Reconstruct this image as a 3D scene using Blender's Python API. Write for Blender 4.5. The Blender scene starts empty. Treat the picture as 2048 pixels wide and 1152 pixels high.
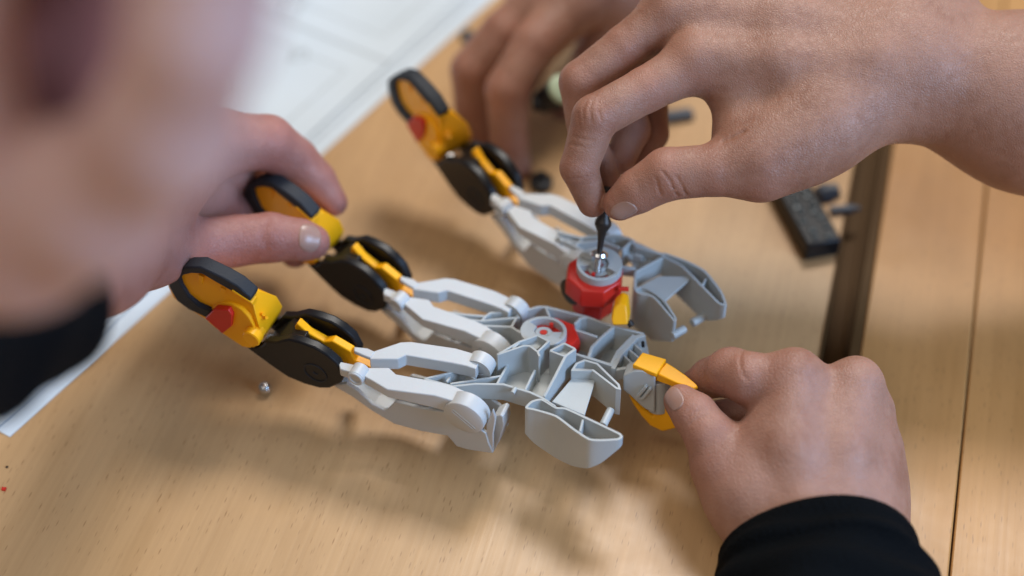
import bpy, math, random
import numpy as np
from mathutils import Matrix, Vector

random.seed(7)
S = 0.01                                   # all lengths below are in centimetres
scene = bpy.context.scene
col = scene.collection
V3 = lambda *a: np.array(a, dtype=float)
def nrm(a):
    a = np.asarray(a, float); return a / np.linalg.norm(a)

# ------------------------------------------------------------------ camera
CAM = V3(0, -34.65, 39.65)
FPX = 3413.0                               # focal length in photograph pixels (60 mm on 36 mm)
cR, cU, cF = V3(1, 0, 0), nrm(V3(0, 1, 1)), nrm(V3(0, 1, -1))
cam_d = bpy.data.cameras.new('camera')
cam_d.sensor_width = 36.0
cam_d.lens = FPX * 36.0 / 2048.0
cam_d.clip_start = 0.02
cam_d.clip_end = 50
cam_d.dof.use_dof = True
cam_d.dof.focus_distance = 49.0 * S
cam_d.dof.aperture_fstop = 3.6
cam_d.dof.aperture_blades = 9
cam = bpy.data.objects.new('camera', cam_d)
cam.location = CAM * S
cam.rotation_euler = (math.radians(45), 0, 0)
col.objects.link(cam)
scene.camera = cam

# ------------------------------------------------------------------ light
world = bpy.data.worlds.new('World'); scene.world = world; world.use_nodes = True
bg = world.node_tree.nodes['Background']
bg.inputs[0].default_value = (0.92, 0.93, 1.0, 1); bg.inputs[1].default_value = 0.12
def area(name, loc, target, sx, sy, power, colr):
    l = bpy.data.lights.new(name, 'AREA'); l.shape = 'RECTANGLE'; l.size = sx * S; l.size_y = sy * S
    l.energy = power; l.color = colr
    o = bpy.data.objects.new(name, l); o.location = V3(*loc) * S
    d = Vector(V3(*target) - V3(*loc)); o.rotation_euler = d.to_track_quat('-Z', 'Y').to_euler()
    col.objects.link(o); return o
area('ceiling_light_back', (26, 72, 118), (0, 0, 2), 48, 34, 14.5, (1.0, 0.96, 0.91))
area('ceiling_light_middle', (-30, 5, 150), (0, 0, 2), 130, 70, 6.0, (1.0, 0.93, 0.85))
area('ceiling_light_front', (-48, -78, 100), (0, 0, 2), 80, 50, 4.5, (1.0, 0.92, 0.82))
area('window_light', (100, -52, 64), (5, 0, 3), 60, 55, 19.0, (0.42, 0.64, 1.0))
vs = scene.view_settings
vs.view_transform = 'Standard'; vs.look = 'None'; vs.gamma = 1.0; vs.exposure = -0.10
scene.cycles.use_denoising = True
scene.cycles.max_bounces = 8

# ------------------------------------------------------------------ projection helpers (pixel of the photo -> place in the room)
def ray(px, py):
    return cF + cR * (px - 1024) / FPX + cU * (576 - py) / FPX
def at(px, py, d):
    return CAM + ray(px, py) * d
def on(px, py, P0, n):
    r = ray(px, py); return CAM + r * (np.dot(P0 - CAM, n) / np.dot(r, n))
def onz(px, py, z=0.0):
    return on(px, py, V3(0, 0, z), V3(0, 0, 1))

# ------------------------------------------------------------------ materials
def mat(name, base, rough=0.45, metal=0.0, spec=0.5, sss=0.0, sss_r=(1, .4, .25), sss_s=0.002, coat=0.0, trans=0.0):
    m = bpy.data.materials.new(name); m.use_nodes = True
    b = m.node_tree.nodes['Principled BSDF']
    b.inputs['Base Color'].default_value = (*base, 1)
    b.inputs['Roughness'].default_value = rough
    b.inputs['Metallic'].default_value = metal
    b.inputs['Specular IOR Level'].default_value = spec
    if sss:
        b.inputs['Subsurface Weight'].default_value = sss
        b.inputs['Subsurface Radius'].default_value = sss_r
        b.inputs['Subsurface Scale'].default_value = sss_s
    if coat: b.inputs['Coat Weight'].default_value = coat
    if trans: b.inputs['Transmission Weight'].default_value = trans
    return m
def nd(m, t, **kw):
    n = m.node_tree.nodes.new(t)
    for k, v in kw.items():
        if k in n.inputs: n.inputs[k].default_value = v
        else: setattr(n, k, v)
    return n
def lk(m, a, ao, b, bi): m.node_tree.links.new(a.outputs[ao], b.inputs[bi])
def bump(m, height_node, out, strength, dist):
    b = m.node_tree.nodes['Principled BSDF']
    bp = nd(m, 'ShaderNodeBump', Strength=strength, Distance=dist)
    prev = b.inputs['Normal'].links
    if prev:
        m.node_tree.links.new(prev[0].from_socket, bp.inputs['Normal'])
    lk(m, height_node, out, bp, 'Height'); lk(m, bp, 'Normal', b, 'Normal')
def geo_pos(m):
    return nd(m, 'ShaderNodeTexCoord')
def ramp(m, stops):
    r = nd(m, 'ShaderNodeValToRGB'); e = r.color_ramp.elements
    while len(e) < len(stops): e.new(0.5)
    for i, (p, c) in enumerate(stops):
        e[i].position = p; e[i].color = (*c, 1) if len(c) == 3 else c
    return r
def vary(m, base, scale, amt, rough=None):
    """slight cloudy variation of colour and gloss, as moulded plastic shows"""
    b = m.node_tree.nodes['Principled BSDF']; tc = geo_pos(m)
    n = nd(m, 'ShaderNodeTexNoise', Scale=scale, Detail=5.0)
    lk(m, tc, 'Object', n, 'Vector')
    r = ramp(m, [(0.3, tuple(c * (1 - amt) for c in base)), (0.7, tuple(min(1, c * (1 + amt)) for c in base))])
    lk(m, n, 'Fac', r, 'Fac'); lk(m, r, 'Color', b, 'Base Color')
    if rough:
        rr = nd(m, 'ShaderNodeMapRange'); rr.inputs['To Min'].default_value = rough[0]; rr.inputs['To Max'].default_value = rough[1]
        lk(m, n, 'Fac', rr, 'Value'); lk(m, rr, 'Result', b, 'Roughness')
    f = nd(m, 'ShaderNodeTexNoise', Scale=scale * 22, Detail=2.0); lk(m, tc, 'Object', f, 'Vector')
    bump(m, f, 'Fac', 0.10, 0.0002)

M = {}
M['grey'] = mat('grey_plastic', (.43, .455, .45), .42, sss=.06, sss_s=.001); vary(M['grey'], (.43, .455, .45), 60, .05, (.36, .5))
M['white'] = mat('pale_grey_plastic', (.53, .545, .545), .42, sss=.1, sss_s=.0015); vary(M['white'], (.53, .545, .545), 60, .03, (.36, .5))
M['yellow'] = mat('yellow_plastic', (.98, .44, .006), .38, spec=.3, sss=.08, sss_s=.001); vary(M['yellow'], (.98, .44, .006), 50, .04, (.32, .46))
M['red'] = mat('red_plastic', (.60, .022, .012), .33, sss=.06, sss_s=.001); vary(M['red'], (.60, .022, .012), 50, .08, (.28, .42))
M['black'] = mat('black_plastic', (.008, .008, .009), .36, spec=.32); vary(M['black'], (.008, .008, .009), 60, .15, (.30, .46))
M['rubber'] = mat('black_rubber', (.016, .020, .027), .62, spec=.4)
_n = nd(M['rubber'], 'ShaderNodeTexNoise', Scale=2600.0, Detail=2.0); _t = geo_pos(M['rubber']); lk(M['rubber'], _t, 'Object', _n, 'Vector'); bump(M['rubber'], _n, 'Fac', .5, .0003)
M['steel'] = mat('steel', (.62, .62, .62), .22, metal=1.0)
M['dark_steel'] = mat('dark_tool_steel', (.045, .038, .034), .42, metal=.6)
M['cloth'] = mat('black_knit_cloth', (.0022, .003, .004), .95, spec=.08)
_t = geo_pos(M['cloth']); _w = nd(M['cloth'], 'ShaderNodeTexVoronoi', Scale=900.0); lk(M['cloth'], _t, 'Object', _w, 'Vector'); bump(M['cloth'], _w, 'Distance', .6, .0006)
M['maroon'] = mat('maroon_recess_shade', (.22, .085, .07), .9, spec=.1)  # shade in the blurred hand's recess, put into the colour
M['green'] = mat('pale_green_plastic', (.40, .48, .32), .45); M['blue'] = mat('blue_grey_plastic', (.045, .058, .08), .4)
M['nail'] = mat('finger_nail', (.37, .225, .18), .32, sss=.25, sss_s=.002)
M['ink'] = mat('grey_print_ink', (.44, .49, .53), .8)
M['dark_teal'] = mat('dark_teal_plastic', (.022, .036, .042), .3)

def skin_mat(name, a, b_, sc=1.0):
    m = mat(name, a, .50, spec=.45, sss=.22, sss_r=(1, .36, .2), sss_s=.0035)
    b = m.node_tree.nodes['Principled BSDF']; tc = geo_pos(m)
    n1 = nd(m, 'ShaderNodeTexNoise', Scale=45.0, Detail=5.0, Roughness=.6); lk(m, tc, 'Object', n1, 'Vector')
    n2 = nd(m, 'ShaderNodeTexNoise', Scale=380.0, Detail=3.0); lk(m, tc, 'Object', n2, 'Vector')
    mx = nd(m, 'ShaderNodeMath', operation='MULTIPLY_ADD'); lk(m, n2, 'Fac', mx, 0); mx.inputs[1].default_value = .35
    lk(m, n1, 'Fac', mx, 2)
    r = ramp(m, [(.45, b_), (.68, a), (.9, tuple(min(1, c * 1.12) for c in a))]); lk(m, mx, 'Value', r, 'Fac')
    at_ = nd(m, 'ShaderNodeAttribute', attribute_name='joint')
    am = nd(m, 'ShaderNodeMath', operation='MULTIPLY'); lk(m, at_, 'Fac', am, 0); lk(m, mx, 'Value', am, 1)
    rd = nd(m, 'ShaderNodeMix', data_type='RGBA'); lk(m, am, 'Value', rd, 'Factor'); lk(m, r, 'Color', rd, 6); rd.inputs[7].default_value = (a[0] * .95, a[1] * .66, a[2] * .60, 1)
    lk(m, rd, 2, b, 'Base Color')
    rr = nd(m, 'ShaderNodeMapRange'); rr.inputs['To Min'].default_value = .40; rr.inputs['To Max'].default_value = .60; lk(m, n1, 'Fac', rr, 'Value'); lk(m, rr, 'Result', b, 'Roughness')
    v = nd(m, 'ShaderNodeTexVoronoi', Scale=1300.0 * sc, feature='DISTANCE_TO_EDGE')
    ds = nd(m, 'ShaderNodeTexNoise', Scale=300.0, Detail=2.0); lk(m, tc, 'Object', ds, 'Vector')
    va = nd(m, 'ShaderNodeVectorMath', operation='MULTIPLY_ADD'); lk(m, ds, 'Color', va, 0); va.inputs[1].default_value = (.003, .003, .003)
    lk(m, tc, 'Object', va, 2); lk(m, va, 'Vector', v, 'Vector')
    mr = nd(m, 'ShaderNodeMapRange'); mr.inputs['From Max'].default_value = .25; lk(m, v, 'Distance', mr, 'Value')
    bump(m, mr, 'Result', .55, .00013)
    bump(m, n2, 'Fac', .28, .0005)
    bump(m, n1, 'Fac', .25, .0020)
    return m
M['skin_a'] = skin_mat('tanned_skin', (.345, .178, .122), (.265, .122, .078))
M['skin_b'] = skin_mat('fair_skin', (.355, .188, .136), (.29, .138, .094), .8)
M['skin_c'] = skin_mat('pink_skin', (.36, .17, .14), (.30, .12, .093), .8)
M['skin_d'] = skin_mat('light_skin', (.52, .335, .305), (.46, .26, .23), .8)

# table direction: the grain and the joints of the table run along G
pA, pB = onz(1713, 292), onz(1638, 706)
G = nrm(pA - pB); Gx = V3(G[1], -G[0], 0)
GANG = math.atan2(G[0], G[1])
def wood_mat(name, light, dark, fleck):
    m = mat(name, light, .34, spec=.45)
    b = m.node_tree.nodes['Principled BSDF']; tc = nd(m, 'ShaderNodeNewGeometry')
    mp = nd(m, 'ShaderNodeMapping'); mp.inputs['Rotation'].default_value = (0, 0, GANG); lk(m, tc, 'Position', mp, 'Vector')
    def stretched(sx, sy):
        q = nd(m, 'ShaderNodeVectorMath', operation='MULTIPLY'); lk(m, mp, 'Vector', q, 0); q.inputs[1].default_value = (sx, sy, 1); return q
    s1 = stretched(1, .22); n1 = nd(m, 'ShaderNodeTexNoise', Scale=60.0, Detail=5.0, Roughness=.55, Distortion=.2); lk(m, s1, 'Vector', n1, 'Vector')
    r1 = ramp(m, [(.32, dark), (.52, light), (.75, tuple(min(1, c * 1.08) for c in light))]); lk(m, n1, 'Fac', r1, 'Fac')
    # short dark ray flecks of beech, lying along the grain
    s2 = stretched(1, .17); v = nd(m, 'ShaderNodeTexVoronoi', Scale=1050.0, Randomness=1.0); lk(m, s2, 'Vector', v, 'Vector')
    fl = ramp(m, [(.10, (1, 1, 1)), (.27, (0, 0, 0))]); lk(m, v, 'Distance', fl, 'Fac')
    sel = nd(m, 'ShaderNodeSeparateColor'); lk(m, v, 'Color', sel, 'Color')
    gt = nd(m, 'ShaderNodeMapRange'); gt.inputs['From Min'].default_value = .1; gt.inputs['From Max'].default_value = .95; lk(m, sel, 'Red', gt, 'Value')
    mu = nd(m, 'ShaderNodeMath', operation='MULTIPLY'); lk(m, fl, 'Color', mu, 0); lk(m, gt, 'Result', mu, 1)
    mu2 = nd(m, 'ShaderNodeMath', operation='MULTIPLY'); lk(m, mu, 'Value', mu2, 0); mu2.inputs[1].default_value = .6
    mx = nd(m, 'ShaderNodeMix', data_type='RGBA'); lk(m, mu2, 'Value', mx, 'Factor'); lk(m, r1, 'Color', mx, 6); mx.inputs[7].default_value = (*fleck, 1)
    # fine long streaks
    s3 = stretched(1, .02); n3 = nd(m, 'ShaderNodeTexNoise', Scale=620.0, Detail=3.0); lk(m, s3, 'Vector', n3, 'Vector')
    r3 = ramp(m, [(.35, (.95, .94, .93)), (.65, (1.02, 1.02, 1.02))]); lk(m, n3, 'Fac', r3, 'Fac')
    m2 = nd(m, 'ShaderNodeMix', data_type='RGBA', blend_type='MULTIPLY'); m2.inputs['Factor'].default_value = 1.0
    lk(m, mx, 2, m2, 6); lk(m, r3, 'Color', m2, 7); lk(m, m2, 2, b, 'Base Color')
    bump(m, n3, 'Fac', .12, .0003)
    ng = nd(m, 'ShaderNodeTexNoise', Scale=22.0, Detail=5.0, Roughness=.65); lk(m, tc, 'Position', ng, 'Vector')
    rg = nd(m, 'ShaderNodeMapRange'); rg.inputs['From Min'].default_value = .3; rg.inputs['From Max'].default_value = .7; rg.inputs['To Min'].default_value = .27; rg.inputs['To Max'].default_value = .48
    lk(m, ng, 'Fac', rg, 'Value'); lk(m, rg, 'Result', b, 'Roughness')
    return m
M['wood'] = wood_mat('beech_veneer', (.51, .308, .142), (.462, .272, .12), (.20, .092, .03))
M['wood2'] = wood_mat('beech_lipping', (.46, .235, .080), (.41, .205, .066), (.2, .1, .04))
M['bronze'] = mat('brown_metal_channel', (.085, .045, .016), .6, spec=.12)
M['paper'] = mat('white_paper', (.74, .80, .86), .75, sss=.0)
_t = geo_pos(M['paper']); _n = nd(M['paper'], 'ShaderNodeTexNoise', Scale=25.0, Detail=3.0); lk(M['paper'], _t, 'Object', _n, 'Vector')
_r = ramp(M['paper'], [(.3, (.58, .66, .73)), (.7, (.63, .71, .78))]); lk(M['paper'], _n, 'Fac', _r, 'Fac'); lk(M['paper'], _r, 'Color', M['paper'].node_tree.nodes['Principled BSDF'], 'Base Color')

# ------------------------------------------------------------------ object helpers
WL = {}                                    # world place of every object (cm), to parent by offset
def place(o, name_loc, parent):
    WL[o.name] = name_loc
    if parent is not None:
        o.parent = parent; o.location = (name_loc - WL[parent.name]) * S
    else:
        o.location = name_loc * S
def tag(o, label=None, cat=None, group=None, kind=None):
    if label: o['label'] = label
    if cat: o['category'] = cat
    if group: o['group'] = group
    if kind: o['kind'] = kind
    return o
def empty(name, loc):
    o = bpy.data.objects.new(name, None); o.empty_display_size = .02; col.objects.link(o); place(o, np.asarray(loc, float), None); return o
def mk(name, verts, faces, m, parent=None, bevel=0.0, smooth=None, base=False, label=None):
    v = np.asarray(verts, float); c = (v.min(0) + v.max(0)) / 2
    if base: c[2] = v[:, 2].min()
    me = bpy.data.meshes.new(name); me.from_pydata(((v - c) * S).tolist(), [], [tuple(int(i) for i in f) for f in faces])
    me.materials.append(M[m] if isinstance(m, str) else m)
    import bmesh
    bm = bmesh.new(); bm.from_mesh(me); bmesh.ops.recalc_face_normals(bm, faces=bm.faces); bm.to_mesh(me); bm.free()
    o = bpy.data.objects.new(name, me); col.objects.link(o); place(o, c, parent)
    if bevel:
        b = o.modifiers.new('bevel', 'BEVEL'); b.width = bevel * S; b.segments = 2; b.limit_method = 'ANGLE'; b.angle_limit = math.radians(35)
        b.use_clamp_overlap = True
    if bevel or smooth:
        me.polygons.foreach_set('use_smooth', [True] * len(me.polygons))
        if smooth != 'all':
            me.set_sharp_from_angle(angle=math.radians(smooth if smooth else 35))
    if label: o['label'] = label
    return o
class MB:
    def __init__(s): s.v = []; s.f = []
    def add(s, v, f):
        n = len(s.v); s.v += [np.asarray(p, float) for p in v]; s.f += [tuple(i + n for i in q) for q in f]; return s
    def prism(s, poly, vec):
        n = len(poly); a = [np.asarray(p, float) for p in poly]; vec = np.asarray(vec, float)
        vecs = [vec] * n if vec.ndim == 1 else list(vec)
        b = [p + q for p, q in zip(a, vecs)]
        f = [tuple(range(n)), tuple(range(2 * n - 1, n - 1, -1))] + [(i, (i + 1) % n, (i + 1) % n + n, i + n) for i in range(n)]
        return s.add(a + b, f)
    def wall(s, pts, n, ht, th, closed=False):
        """a standing strip: pts run along its top edge, it drops ht along -n"""
        p = [np.asarray(q, float) for q in pts]; k = len(p); n = nrm(n)
        hts = [ht] * k if np.isscalar(ht) else list(ht)
        L, R = [], []
        for i in range(k):
            a = p[(i - 1) % k] if (closed or i > 0) else None; b = p[(i + 1) % k] if (closed or i < k - 1) else None
            ds = []
            if a is not None: ds.append(nrm(p[i] - a))
            if b is not None: ds.append(nrm(b - p[i]))
            t = nrm(sum(ds)) if np.linalg.norm(sum(ds)) > 1e-6 else ds[0]
            side = nrm(np.cross(n, t)); c = np.linalg.norm(np.cross(n, ds[0]))
            cosv = max(.35, abs(np.dot(nrm(np.cross(n, ds[0])), side)))
            L.append(p[i] + side * th / 2 / cosv); R.append(p[i] - side * th / 2 / cosv)
        v = []
        for i in range(k): v += [L[i], R[i], R[i] - n * hts[i], L[i] - n * hts[i]]
        f = []
        m = k if closed else k - 1
        for i in range(m):
            a = 4 * i; b = 4 * ((i + 1) % k)
            for e in range(4): f.append((a + e, a + (e + 1) % 4, b + (e + 1) % 4, b + e))
        if not closed: f += [(0, 1, 2, 3), (4 * k - 1, 4 * k - 2, 4 * k - 3, 4 * k - 4)]
        return s.add(v, f)
    def cyl(s, a, b, r, r2=None, n=28, cap=True):
        a = np.asarray(a, float); b = np.asarray(b, float); r2 = r if r2 is None else r2
        d = nrm(b - a); x = nrm(np.cross(d, V3(0, 0, 1) if abs(d[2]) < .9 else V3(1, 0, 0))); y = np.cross(d, x)
        A = [a + (x * math.cos(t) + y * math.sin(t)) * r for t in np.linspace(0, 2 * math.pi, n, endpoint=False)]
        B = [b + (x * math.cos(t) + y * math.sin(t)) * r2 for t in np.linspace(0, 2 * math.pi, n, endpoint=False)]
        f = [(i, (i + 1) % n, (i + 1) % n + n, i + n) for i in range(n)]
        if cap: f += [tuple(range(n - 1, -1, -1)), tuple(range(n, 2 * n))]
        return s.add(A + B, f)
    def lathe(s, a, d, prof, n=28):
        """prof = [(distance along d, radius)]"""
        a = np.asarray(a, float); d = nrm(d); x = nrm(np.cross(d, V3(0, 0, 1) if abs(d[2]) < .9 else V3(1, 0, 0))); y = np.cross(d, x)
        v = []; f = []
        for (h, r) in prof:
            v += [a + d * h + (x * math.cos(t) + y * math.sin(t)) * max(r, 1e-4) for t in np.linspace(0, 2 * math.pi, n, endpoint=False)]
        for k in range(len(prof) - 1):
            f += [(k * n + i, k * n + (i + 1) % n, (k + 1) * n + (i + 1) % n, (k + 1) * n + i) for i in range(n)]
        f += [tuple(range(n - 1, -1, -1)), tuple(range((len(prof) - 1) * n, len(prof) * n))]
        return s.add(v, f)
    def sector(s, c, n, x, r0, r1, a0, a1, h0, h1, seg=24):
        """part of a ring: angles a0..a1 (degrees) measured from x about n, heights h0..h1 along n"""
        n = nrm(n); x = nrm(x - n * np.dot(x, n)); y = np.cross(n, x); v = []; f = []
        full = abs(a1 - a0) > 359.9; k = seg
        ts = np.radians(np.linspace(a0, a1, k + (0 if full else 1), endpoint=not full)); k = len(ts)
        for t in ts:
            d = x * math.cos(t) + y * math.sin(t)
            v += [c + d * r0 + n * h1, c + d * r1 + n * h1, c + d * r1 + n * h0, c + d * r0 + n * h0]
        for i in range(k if full else k - 1):
            a = 4 * i; b = 4 * ((i + 1) % k)
            for e in range(4): f.append((a + e, a + (e + 1) % 4, b + (e + 1) % 4, b + e))
        if not full: f += [(0, 1, 2, 3), (4 * k - 1, 4 * k - 2, 4 * k - 3, 4 * k - 4)]
        return s.add(v, f)
    def build(s, name, m, parent=None, **kw): return mk(name, s.v, s.f, m, parent, **kw)

# ------------------------------------------------------------------ the tables
def strip_poly(x0, x1, l0=-90, l1=160):
    """rectangle in table axes: x across the joints (0 = left edge of channel), l along them"""
    return [pB + Gx * a + G * b for a, b in ((x0, l0), (x1, l0), (x1, l1), (x0, l1))]
cross = lambda px, py: float(np.dot(onz(px, py) - pB, Gx))
xc1 = (cross(1723, 711) + cross(1789, 263)) / 2
xl = (cross(1937, 754) + cross(1966, 395) + cross(1905, 1152)) / 3
table = empty('table', V3(0, 0, -2.5)); tag(table, 'beech wood table top with a brown metal channel let in along its edge', 'table')
MB().prism(strip_poly(-110, 0), V3(0, 0, -2.5)).build('table_top', 'wood', table)
MB().prism(strip_poly(xc1, xl - .03), V3(0, 0, -2.5)).build('edge_board', 'wood2', table, bevel=.05)
ch = MB()
ch.prism([p - V3(0, 0, .75) for p in strip_poly(.03, xc1 - .03)], V3(0, 0, -1.5))
ch.prism([p + V3(0, 0, .03) for p in strip_poly(.002, .10)], V3(0, 0, -.7))
ch.prism([p - V3(0, 0, .02) for p in strip_poly(xc1 - .34, xc1 - .02)], V3(0, 0, -.7))
ch.prism([p - V3(0, 0, .45) for p in strip_poly(xc1 - .62, xc1 - .50)], V3(0, 0, -.28))
ch.build('metal_channel', 'bronze', table, bevel=.02)
t2 = MB().prism([p - V3(0, 0, .05) for p in strip_poly(xl + .03, xl + 90)], V3(0, 0, -2.5)).build('table', 'wood2', bevel=.05)
tag(t2, 'second beech table pushed against the edge board of the first', 'table')

# ------------------------------------------------------------------ paper sheets
e0, e1 = onz(20, 875), onz(985, 0)
E = nrm(e1 - e0); N = V3(-E[1], E[0], 0)
def sheet(corner, ang, z, L, Wd, name, label, frame=True, seed=0):
    ca, sa = math.cos(ang), math.sin(ang)
    a = E * ca + N * sa; b = N * ca - E * sa
    nx, ny = 30, 18; v = []; f = []
    rs = random.Random(seed); ph = [rs.uniform(0, 6) for _ in range(4)]
    hz = lambda x, y: z + .025 * (1 + math.sin(x * .32 + ph[0])) * (.4 + .6 * (y / Wd)) + .03 * (1 + math.sin(y * .5 + ph[1] + x * .1)) * (y / Wd)
    P = lambda x, y, d=0: corner + a * x + b * y + V3(0, 0, hz(x, y) + d)
    for i in range(nx + 1):
        for j in range(ny + 1): v.append(P(L * i / nx, Wd * j / ny))
    for i in range(nx):
        for j in range(ny):
            q = i * (ny + 1) + j; f.append((q, q + ny + 1, q + ny + 2, q + 1))
    n = len(v); v += [p - V3(0, 0, .012) for p in v]; f += [tuple(k + n for k in reversed(q)) for q in f]
    o = mk(name, v, f, 'paper', smooth='all', base=True); tag(o, label, 'paper', 'instruction sheets in the stack')
    def line(pts, w, name='printed_line', mm='ink'):
        vv = []; ff = []
        dense = []
        for (p, q) in zip(pts[:-1], pts[1:]):
            k = max(2, int(math.hypot(q[0] - p[0], q[1] - p[1]) / .8))
            dense += [(p[0] + (q[0] - p[0]) * t / k, p[1] + (q[1] - p[1]) * t / k) for t in range(k)]
        dense.append(pts[-1])
        for i, p in enumerate(dense):
            q = dense[min(i + 1, len(dense) - 1)]; r = dense[max(i - 1, 0)]
            d = nrm(V3(q[0] - r[0], q[1] - r[1])); 
            for sg in (-1, 1): vv.append(P(p[0] - d[1] * w / 2 * sg, p[1] + d[0] * w / 2 * sg, .006))
        for i in range(len(dense) - 1): ff.append((2 * i, 2 * i + 1, 2 * i + 3, 2 * i + 2))
        return mk(name, vv, ff, mm, o)
    if frame:
        m_ = 1.15
        line([(m_, Wd - m_), (m_, m_), (L * .47, m_), (L * .47, Wd - m_)], .07, 'printed_frame')
        line([(L * .53, Wd - m_), (L * .53, m_), (L - m_, m_), (L - m_, Wd - m_)], .07, 'printed_frame')
        line([(L * .5, .05), (L * .5, Wd - .05)], .16, 'fold_line')
        def blob(x, y, r, n=9):
            pts = [(x + r * rs.uniform(.6, 1.1) * math.cos(t), y + r * rs.uniform(.6, 1.1) * math.sin(t)) for t in np.linspace(0, 2 * math.pi, n, endpoint=False)]
            line(pts + [pts[0]], .11, 'printed_drawing')
            line([(x - r * .6, y), (x, y + r * .3), (x + r * .7, y - r * .1)], .10, 'printed_drawing')
        for (x, y, r) in ((16, 5, .8), (17.5, 8.5, 1.0), (21.5, 5.5, .7), (19, 3.2, .45), (25, 4.4, .8), (26, 7.5, 1.1), (28.6, 4.2, .5), (23.4, 10, .9), (30, 8, .9), (24.5, 2.4, .35), (28, 11, 1.1), (13, 8, .9), (9.5, 4, .8), (33, 5, .8)):
            blob(x, y, r)
    return o
sheet(e0, 0.0, .01, 42, 29.7, 'paper_sheet', 'white instruction sheet at the bottom of the stack on the table', False, 1)
sheet(e0 + E * .12 + N * .55 - E * .1, .004, .075, 41.7, 29.7, 'paper_sheet', 'white instruction sheet in the middle of the stack, its margin showing', False, 2)
sheet(e0 + E * .55 + N * .75, .010, .14, 41.0, 29.4, 'paper_sheet', 'white instruction sheet with grey line drawings lying topmost on the stack', True, 3)

# ------------------------------------------------------------------ the toy robot hand
hand_base = at(1090, 700, 50); hand_base[2] = 0
toy = empty('robot_hand', hand_base)
tag(toy, 'half-built grey plastic robot claw with three yellow-tipped fingers', 'toy robot')

# ---- one finger, traced where the nearest one lies; the others are turned copies
v = nrm(V3(.40, .915, .06)); u = nrm(V3(.915, -.40, -.05)); w = np.cross(u, v)
D0 = at(925, 838, 48.5)                    # near face of the big pivot
def sd(px, py, s): return on(px, py, D0 + v * s, v)       # a point of the side view, s = how far across the finger
def z1(x, y): return (320 + x / 3.6, 480 + y / 3.6)
def z2(x, y): return (640 + x / 3.84, 640 + y / 3.84)
FING = []                                  # (object, is_part)
def fpart(b, name, m, parent=None, **kw):
    o = b.build(name, m, parent or toy, **kw); FING.append(o); return o
def side(pts, s0, s1, zf=None):
    P = []; Q = []
    for p in pts:
        x, y = zf(p[0], p[1]) if zf else p[:2]
        a, b = (p[2], p[3]) if len(p) > 3 else (s0, s1)
        q = sd(x, y, a); P.append(q); Q.append(v * (b - a))
    return P, np.array(Q)
# fingertip
b = MB()
body = [(52, 330, .30, .80), (120, 240, .38, .72), (200, 200, .40, .72), (300, 215, .40, .72), (420, 285, .38, .72), (520, 340, .36, .72), (655, 428, .33, .74), (668, 470, .25, .86),
        (700, 600, .06, 1.24), (735, 690, .02, 1.28), (715, 750, .0, 1.3), (660, 790, .0, 1.3), (590, 770, .02, 1.28), (440, 668, .10, 1.2), (330, 575, .16, 1.12), (200, 496, .2, .98), (96, 420, .25, .9)]
P, Q = side(body, 0, 0, z1); b.prism(P, Q)
tip = fpart(b, 'fingertip', 'yellow', bevel=.05)
b = MB()
outer = [(712, 322), (610, 235), (500, 172), (400, 132), (290, 112), (170, 124), (92, 168), (52, 255), (62, 335), (122, 435), (205, 498), (345, 560)]
inner = [(372, 515), (270, 470), (205, 410), (155, 320), (130, 262), (160, 232), (230, 205), (300, 200), (400, 265), (520, 335), (555, 352), (652, 418)]
# outer line is traced on the far rim of the pad where it shows its top, inner on the near rim
pad = [(655, 418, .25), (556, 333, .26), (455, 275, .27), (365, 232, .28), (285, 195, .28), (185, 195, .28), (120, 225, .26), (58, 272, .24), (62, 335, .22), (118, 438, .17), (203, 502, .10), (340, 566, .05),
       (372, 515, .06), (270, 470, .10), (205, 410, .16), (155, 330, .2), (138, 285, .22), (165, 262, .24), (225, 248, .26), (300, 252, .26), (390, 305, .26), (500, 368, .26), (560, 398, .26), (650, 452, .24)]
pad = [(x, y - (6 if i > 16 else 0), q, q + .46) for i, (x, y, q) in enumerate(pad)]
P, Q = side(pad, 0, 0, z1); b.prism(P, Q)
fpart(b, 'rubber_pad', 'rubber', tip, bevel=.05)
b = MB()
P, Q = side([(322, 565), (392, 500), (490, 506), (520, 545), (514, 622), (447, 676), (425, 655)], -.03, .22, z1); b.prism(P, Q)
tab = fpart(b, 'locking_tab', 'red', tip, bevel=.03)
b = MB(); ck = [(345, 592, .09, .3), (440, 668, .04, .3), (590, 768, -.03, .3), (650, 780, -.05, .3), (690, 700, -.04, .3), (672, 620, -.01, .3), (640, 560, .05, .3), (585, 500, .11, .3), (520, 462, .16, .3), (450, 448, .19, .3), (390, 470, .17, .3), (350, 520, .13, .3)]
P, Q = side(ck, 0, 0, z1); b.prism(P, Q); fpart(b, 'cheek_plate', 'yellow', tip, bevel=.03)
b = MB(); c = sd(*z1(652, 718), -.26); b.lathe(c, v, [(0, .25), (.03, .285), (.25, .285), (.27, .25), (.45, .25)])
fpart(b, 'hinge_disc', 'yellow', tip, smooth=40)
b = MB()
for (x, y) in ((290, 262), (450, 350)):
    b.prism([sd(*z1(x + dx, y + dy), .30) for dx, dy in ((-16, -10), (22, 8), (14, 60), (-20, 40))], v * .2)
b.prism([sd(*z1(x, y), .22) for x, y in ((515, 362), (662, 455), (668, 472), (520, 380))], v * .3)
fpart(b, 'edge_lug', 'yellow', tip, bevel=.02)
b = MB()
for x, y in ((745, 535), (768, 560), (740, 560)): b.cyl(sd(*z1(x, y), .32), sd(*z1(x, y), .44), .05, n=10)
fpart(b, 'snap_lug', 'yellow', tip, smooth=40)
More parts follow.
